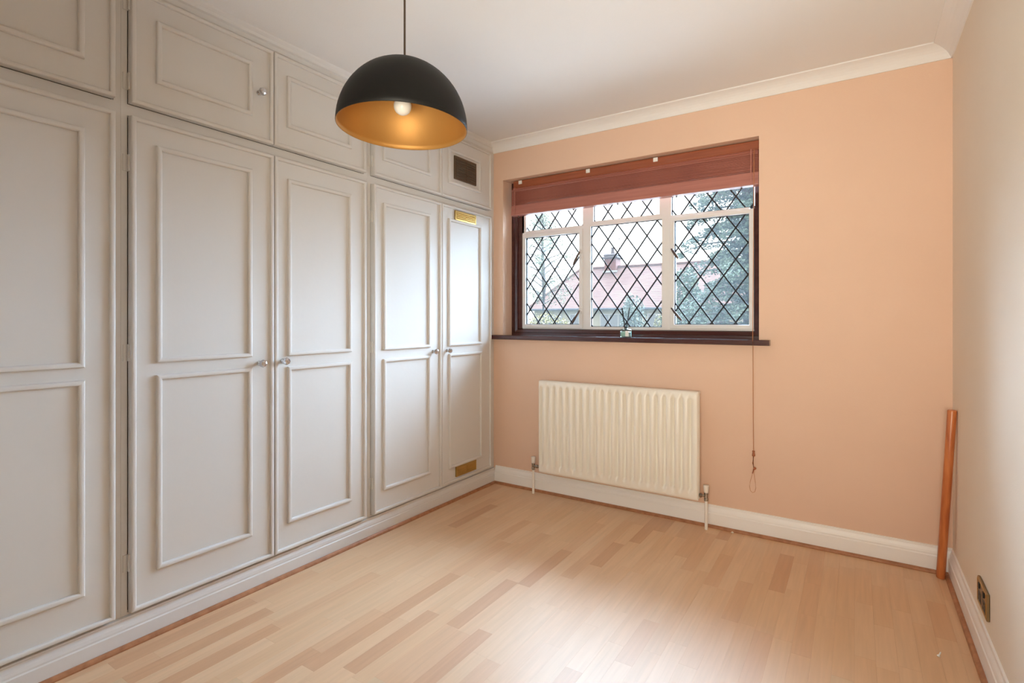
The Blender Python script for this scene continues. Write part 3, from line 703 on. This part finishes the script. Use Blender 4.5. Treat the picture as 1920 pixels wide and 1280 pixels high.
for k in range(5): ae.tube([(-16.9 + k * 0.22, 43.7, 8.8), (-16.9 + k * 0.22, 44.3, 8.8)], 0.015, 5)
ae.build('aerial', M['cement'], hc)

rng = random.Random(11)
def leafblob(mb, c, r, n, size, flat=1.0, bias=0.0):
    """n small leaf quads scattered through an ellipsoid"""
    for _ in range(n):
        while True:
            p = Vector((rng.uniform(-1, 1), rng.uniform(-1, 1), rng.uniform(-1, 1)))
            if p.length < 1: break
        p = Vector((p.x * r[0], p.y * r[1], p.z * r[2])) + Vector(c)
        s = size * rng.uniform(0.6, 1.3)
        u = Vector((rng.uniform(-1, 1), rng.uniform(-1, 1), rng.uniform(-1, 1) * flat)).normalized()
        v = u.cross(Vector((rng.uniform(-1, 1), rng.uniform(-1, 1), rng.uniform(-1, 1)))).normalized()
        mb.add([p - u * s, p - v * s * 0.5 + u * s * 0.1, p + u * s, p + v * s * 0.5], [(0, 1, 2, 3)])
def shrub(name, c, r, n, size, m, label, cat='shrub', group=None):
    t = empty(name, (c[0], c[1], GZ)); tag(t, label, cat, group)
    stem = MB()
    for k in range(5):
        a = k * 1.257 + rng.random(); stem.tube([(c[0], c[1], GZ), (c[0] + r[0] * 0.3 * math.cos(a), c[1] + r[1] * 0.3 * math.sin(a), c[2]), (c[0] + r[0] * 0.6 * math.cos(a), c[1] + r[1] * 0.6 * math.sin(a), c[2] + r[2] * 0.6)], [0.06, 0.04, 0.012], 6)
    stem.build('stem', M['bark'], t)
    mb = MB(); leafblob(mb, c, r, n, size)
    for _ in range(12):
        a, b = rng.uniform(0, 2 * PI), rng.uniform(-0.3, 1.2)
        q = (c[0] + r[0] * 0.8 * math.cos(a) * math.cos(b), c[1] + r[1] * 0.8 * math.sin(a) * math.cos(b), c[2] + r[2] * 0.8 * math.sin(b))
        leafblob(mb, q, (r[0] * 0.35, r[1] * 0.35, r[2] * 0.35), n // 14, size)
    mb.build('foliage', m, t, kind='stuff')
    return t

# conifer at the right: tiers of sweeping, drooping boughs
cx, cy = -0.75, 15.0
ct = empty('conifer', (cx, cy, GZ)); tag(ct, 'blue green conifer with sweeping boughs outside the right casement', 'tree')
MB().tube([(cx, cy, GZ), (cx + 0.1, cy, 3.5), (cx, cy, 7.0), (cx + 0.05, cy, 10.0)], [0.30, 0.22, 0.13, 0.03], 10).build('trunk', M['bark'], ct)
bo = MB(); fo = MB()
for k in range(32):
    z = 0.4 + 9.0 * (k / 31.0)
    L = (1.0 - k / 36.0) * 2.45 + 0.3
    for q in range(5):
        a = q * 1.257 + k * 0.9 + rng.uniform(-0.3, 0.3); l = L * rng.uniform(0.55, 1.15)
        pts = []
        for s in range(7):
            t = s / 6.0
            pts.append(Vector((cx + l * t * math.cos(a), cy + l * t * math.sin(a), z + 0.25 * t * l - 0.38 * l * t * t)))
        bo.tube(pts, [0.045 * (1 - 0.8 * s / 6) for s in range(7)], 5)
        for s in range(1, 7):
            wd = l * 0.17 * math.sin(PI * (0.15 + 0.8 * s / 6)) + 0.07
            leafblob(fo, pts[s] + Vector((0, 0, -0.05)), (wd * 1.3, wd * 1.3, 0.13), 60, 0.058, 0.6)
bo.build('branch', M['bark'], ct, kind='stuff'); fo.build('foliage', M['cedar'], ct, kind='stuff')

# pale birch-like tree at the left
bx, by = -16.8, 30.0
bt = empty('birch_tree', (bx, by, GZ)); tag(bt, 'tall pale loose-leaved tree outside the left casement', 'tree')
MB().tube([(bx, by, GZ), (bx + 0.15, by, 3.5), (bx, by, 7), (bx + 0.1, by, 9.3)], [0.22, 0.16, 0.08, 0.02], 10).build('trunk', M['bark'], bt)
bo = MB(); fo = MB()
for k in range(34):
    z = 2.2 + 6.4 * k / 33.0; a = k * 2.4; l = (2.3 * math.sin(PI * min(1, 0.22 + 0.78 * k / 33.0)) + 0.35) * rng.uniform(0.7, 1.1)
    pts = [Vector((bx + l * t * math.cos(a), by + l * t * math.sin(a), z + l * (0.75 * t - 0.45 * t * t))) for t in (0, 0.3, 0.6, 0.85, 1.0)]
    bo.tube(pts, [0.05, 0.035, 0.022, 0.012, 0.006], 5)
    for p in pts[1:]:
        leafblob(fo, p, (0.42, 0.42, 0.5), 60, 0.062)
bo.build('branch', M['bark'], bt, kind='stuff'); fo.build('foliage', M['birch'], bt, kind='stuff')

shrub('garden_shrub', (-6.25, 20.0, 1.0), (0.62, 0.6, 1.35), 800, 0.07, M['teal'], 'grey teal bush behind the reed diffuser')
shrub('garden_shrub', (-3.45, 18.0, 1.35), (0.75, 0.7, 1.75), 1100, 0.08, M['bush'], 'mid green bush outside the right casement, left of the conifer')
shrub('garden_shrub', (-11.9, 22.0, 0.7), (1.3, 0.6, 0.95), 700, 0.07, M['yellow'], 'yellow flowering bush low outside the left casement')
shrub('garden_shrub', (-5.5, 22.0, 0.65), (0.55, 0.5, 0.95), 500, 0.07, M['yellow'], 'yellow flowering bush low outside the middle pane')
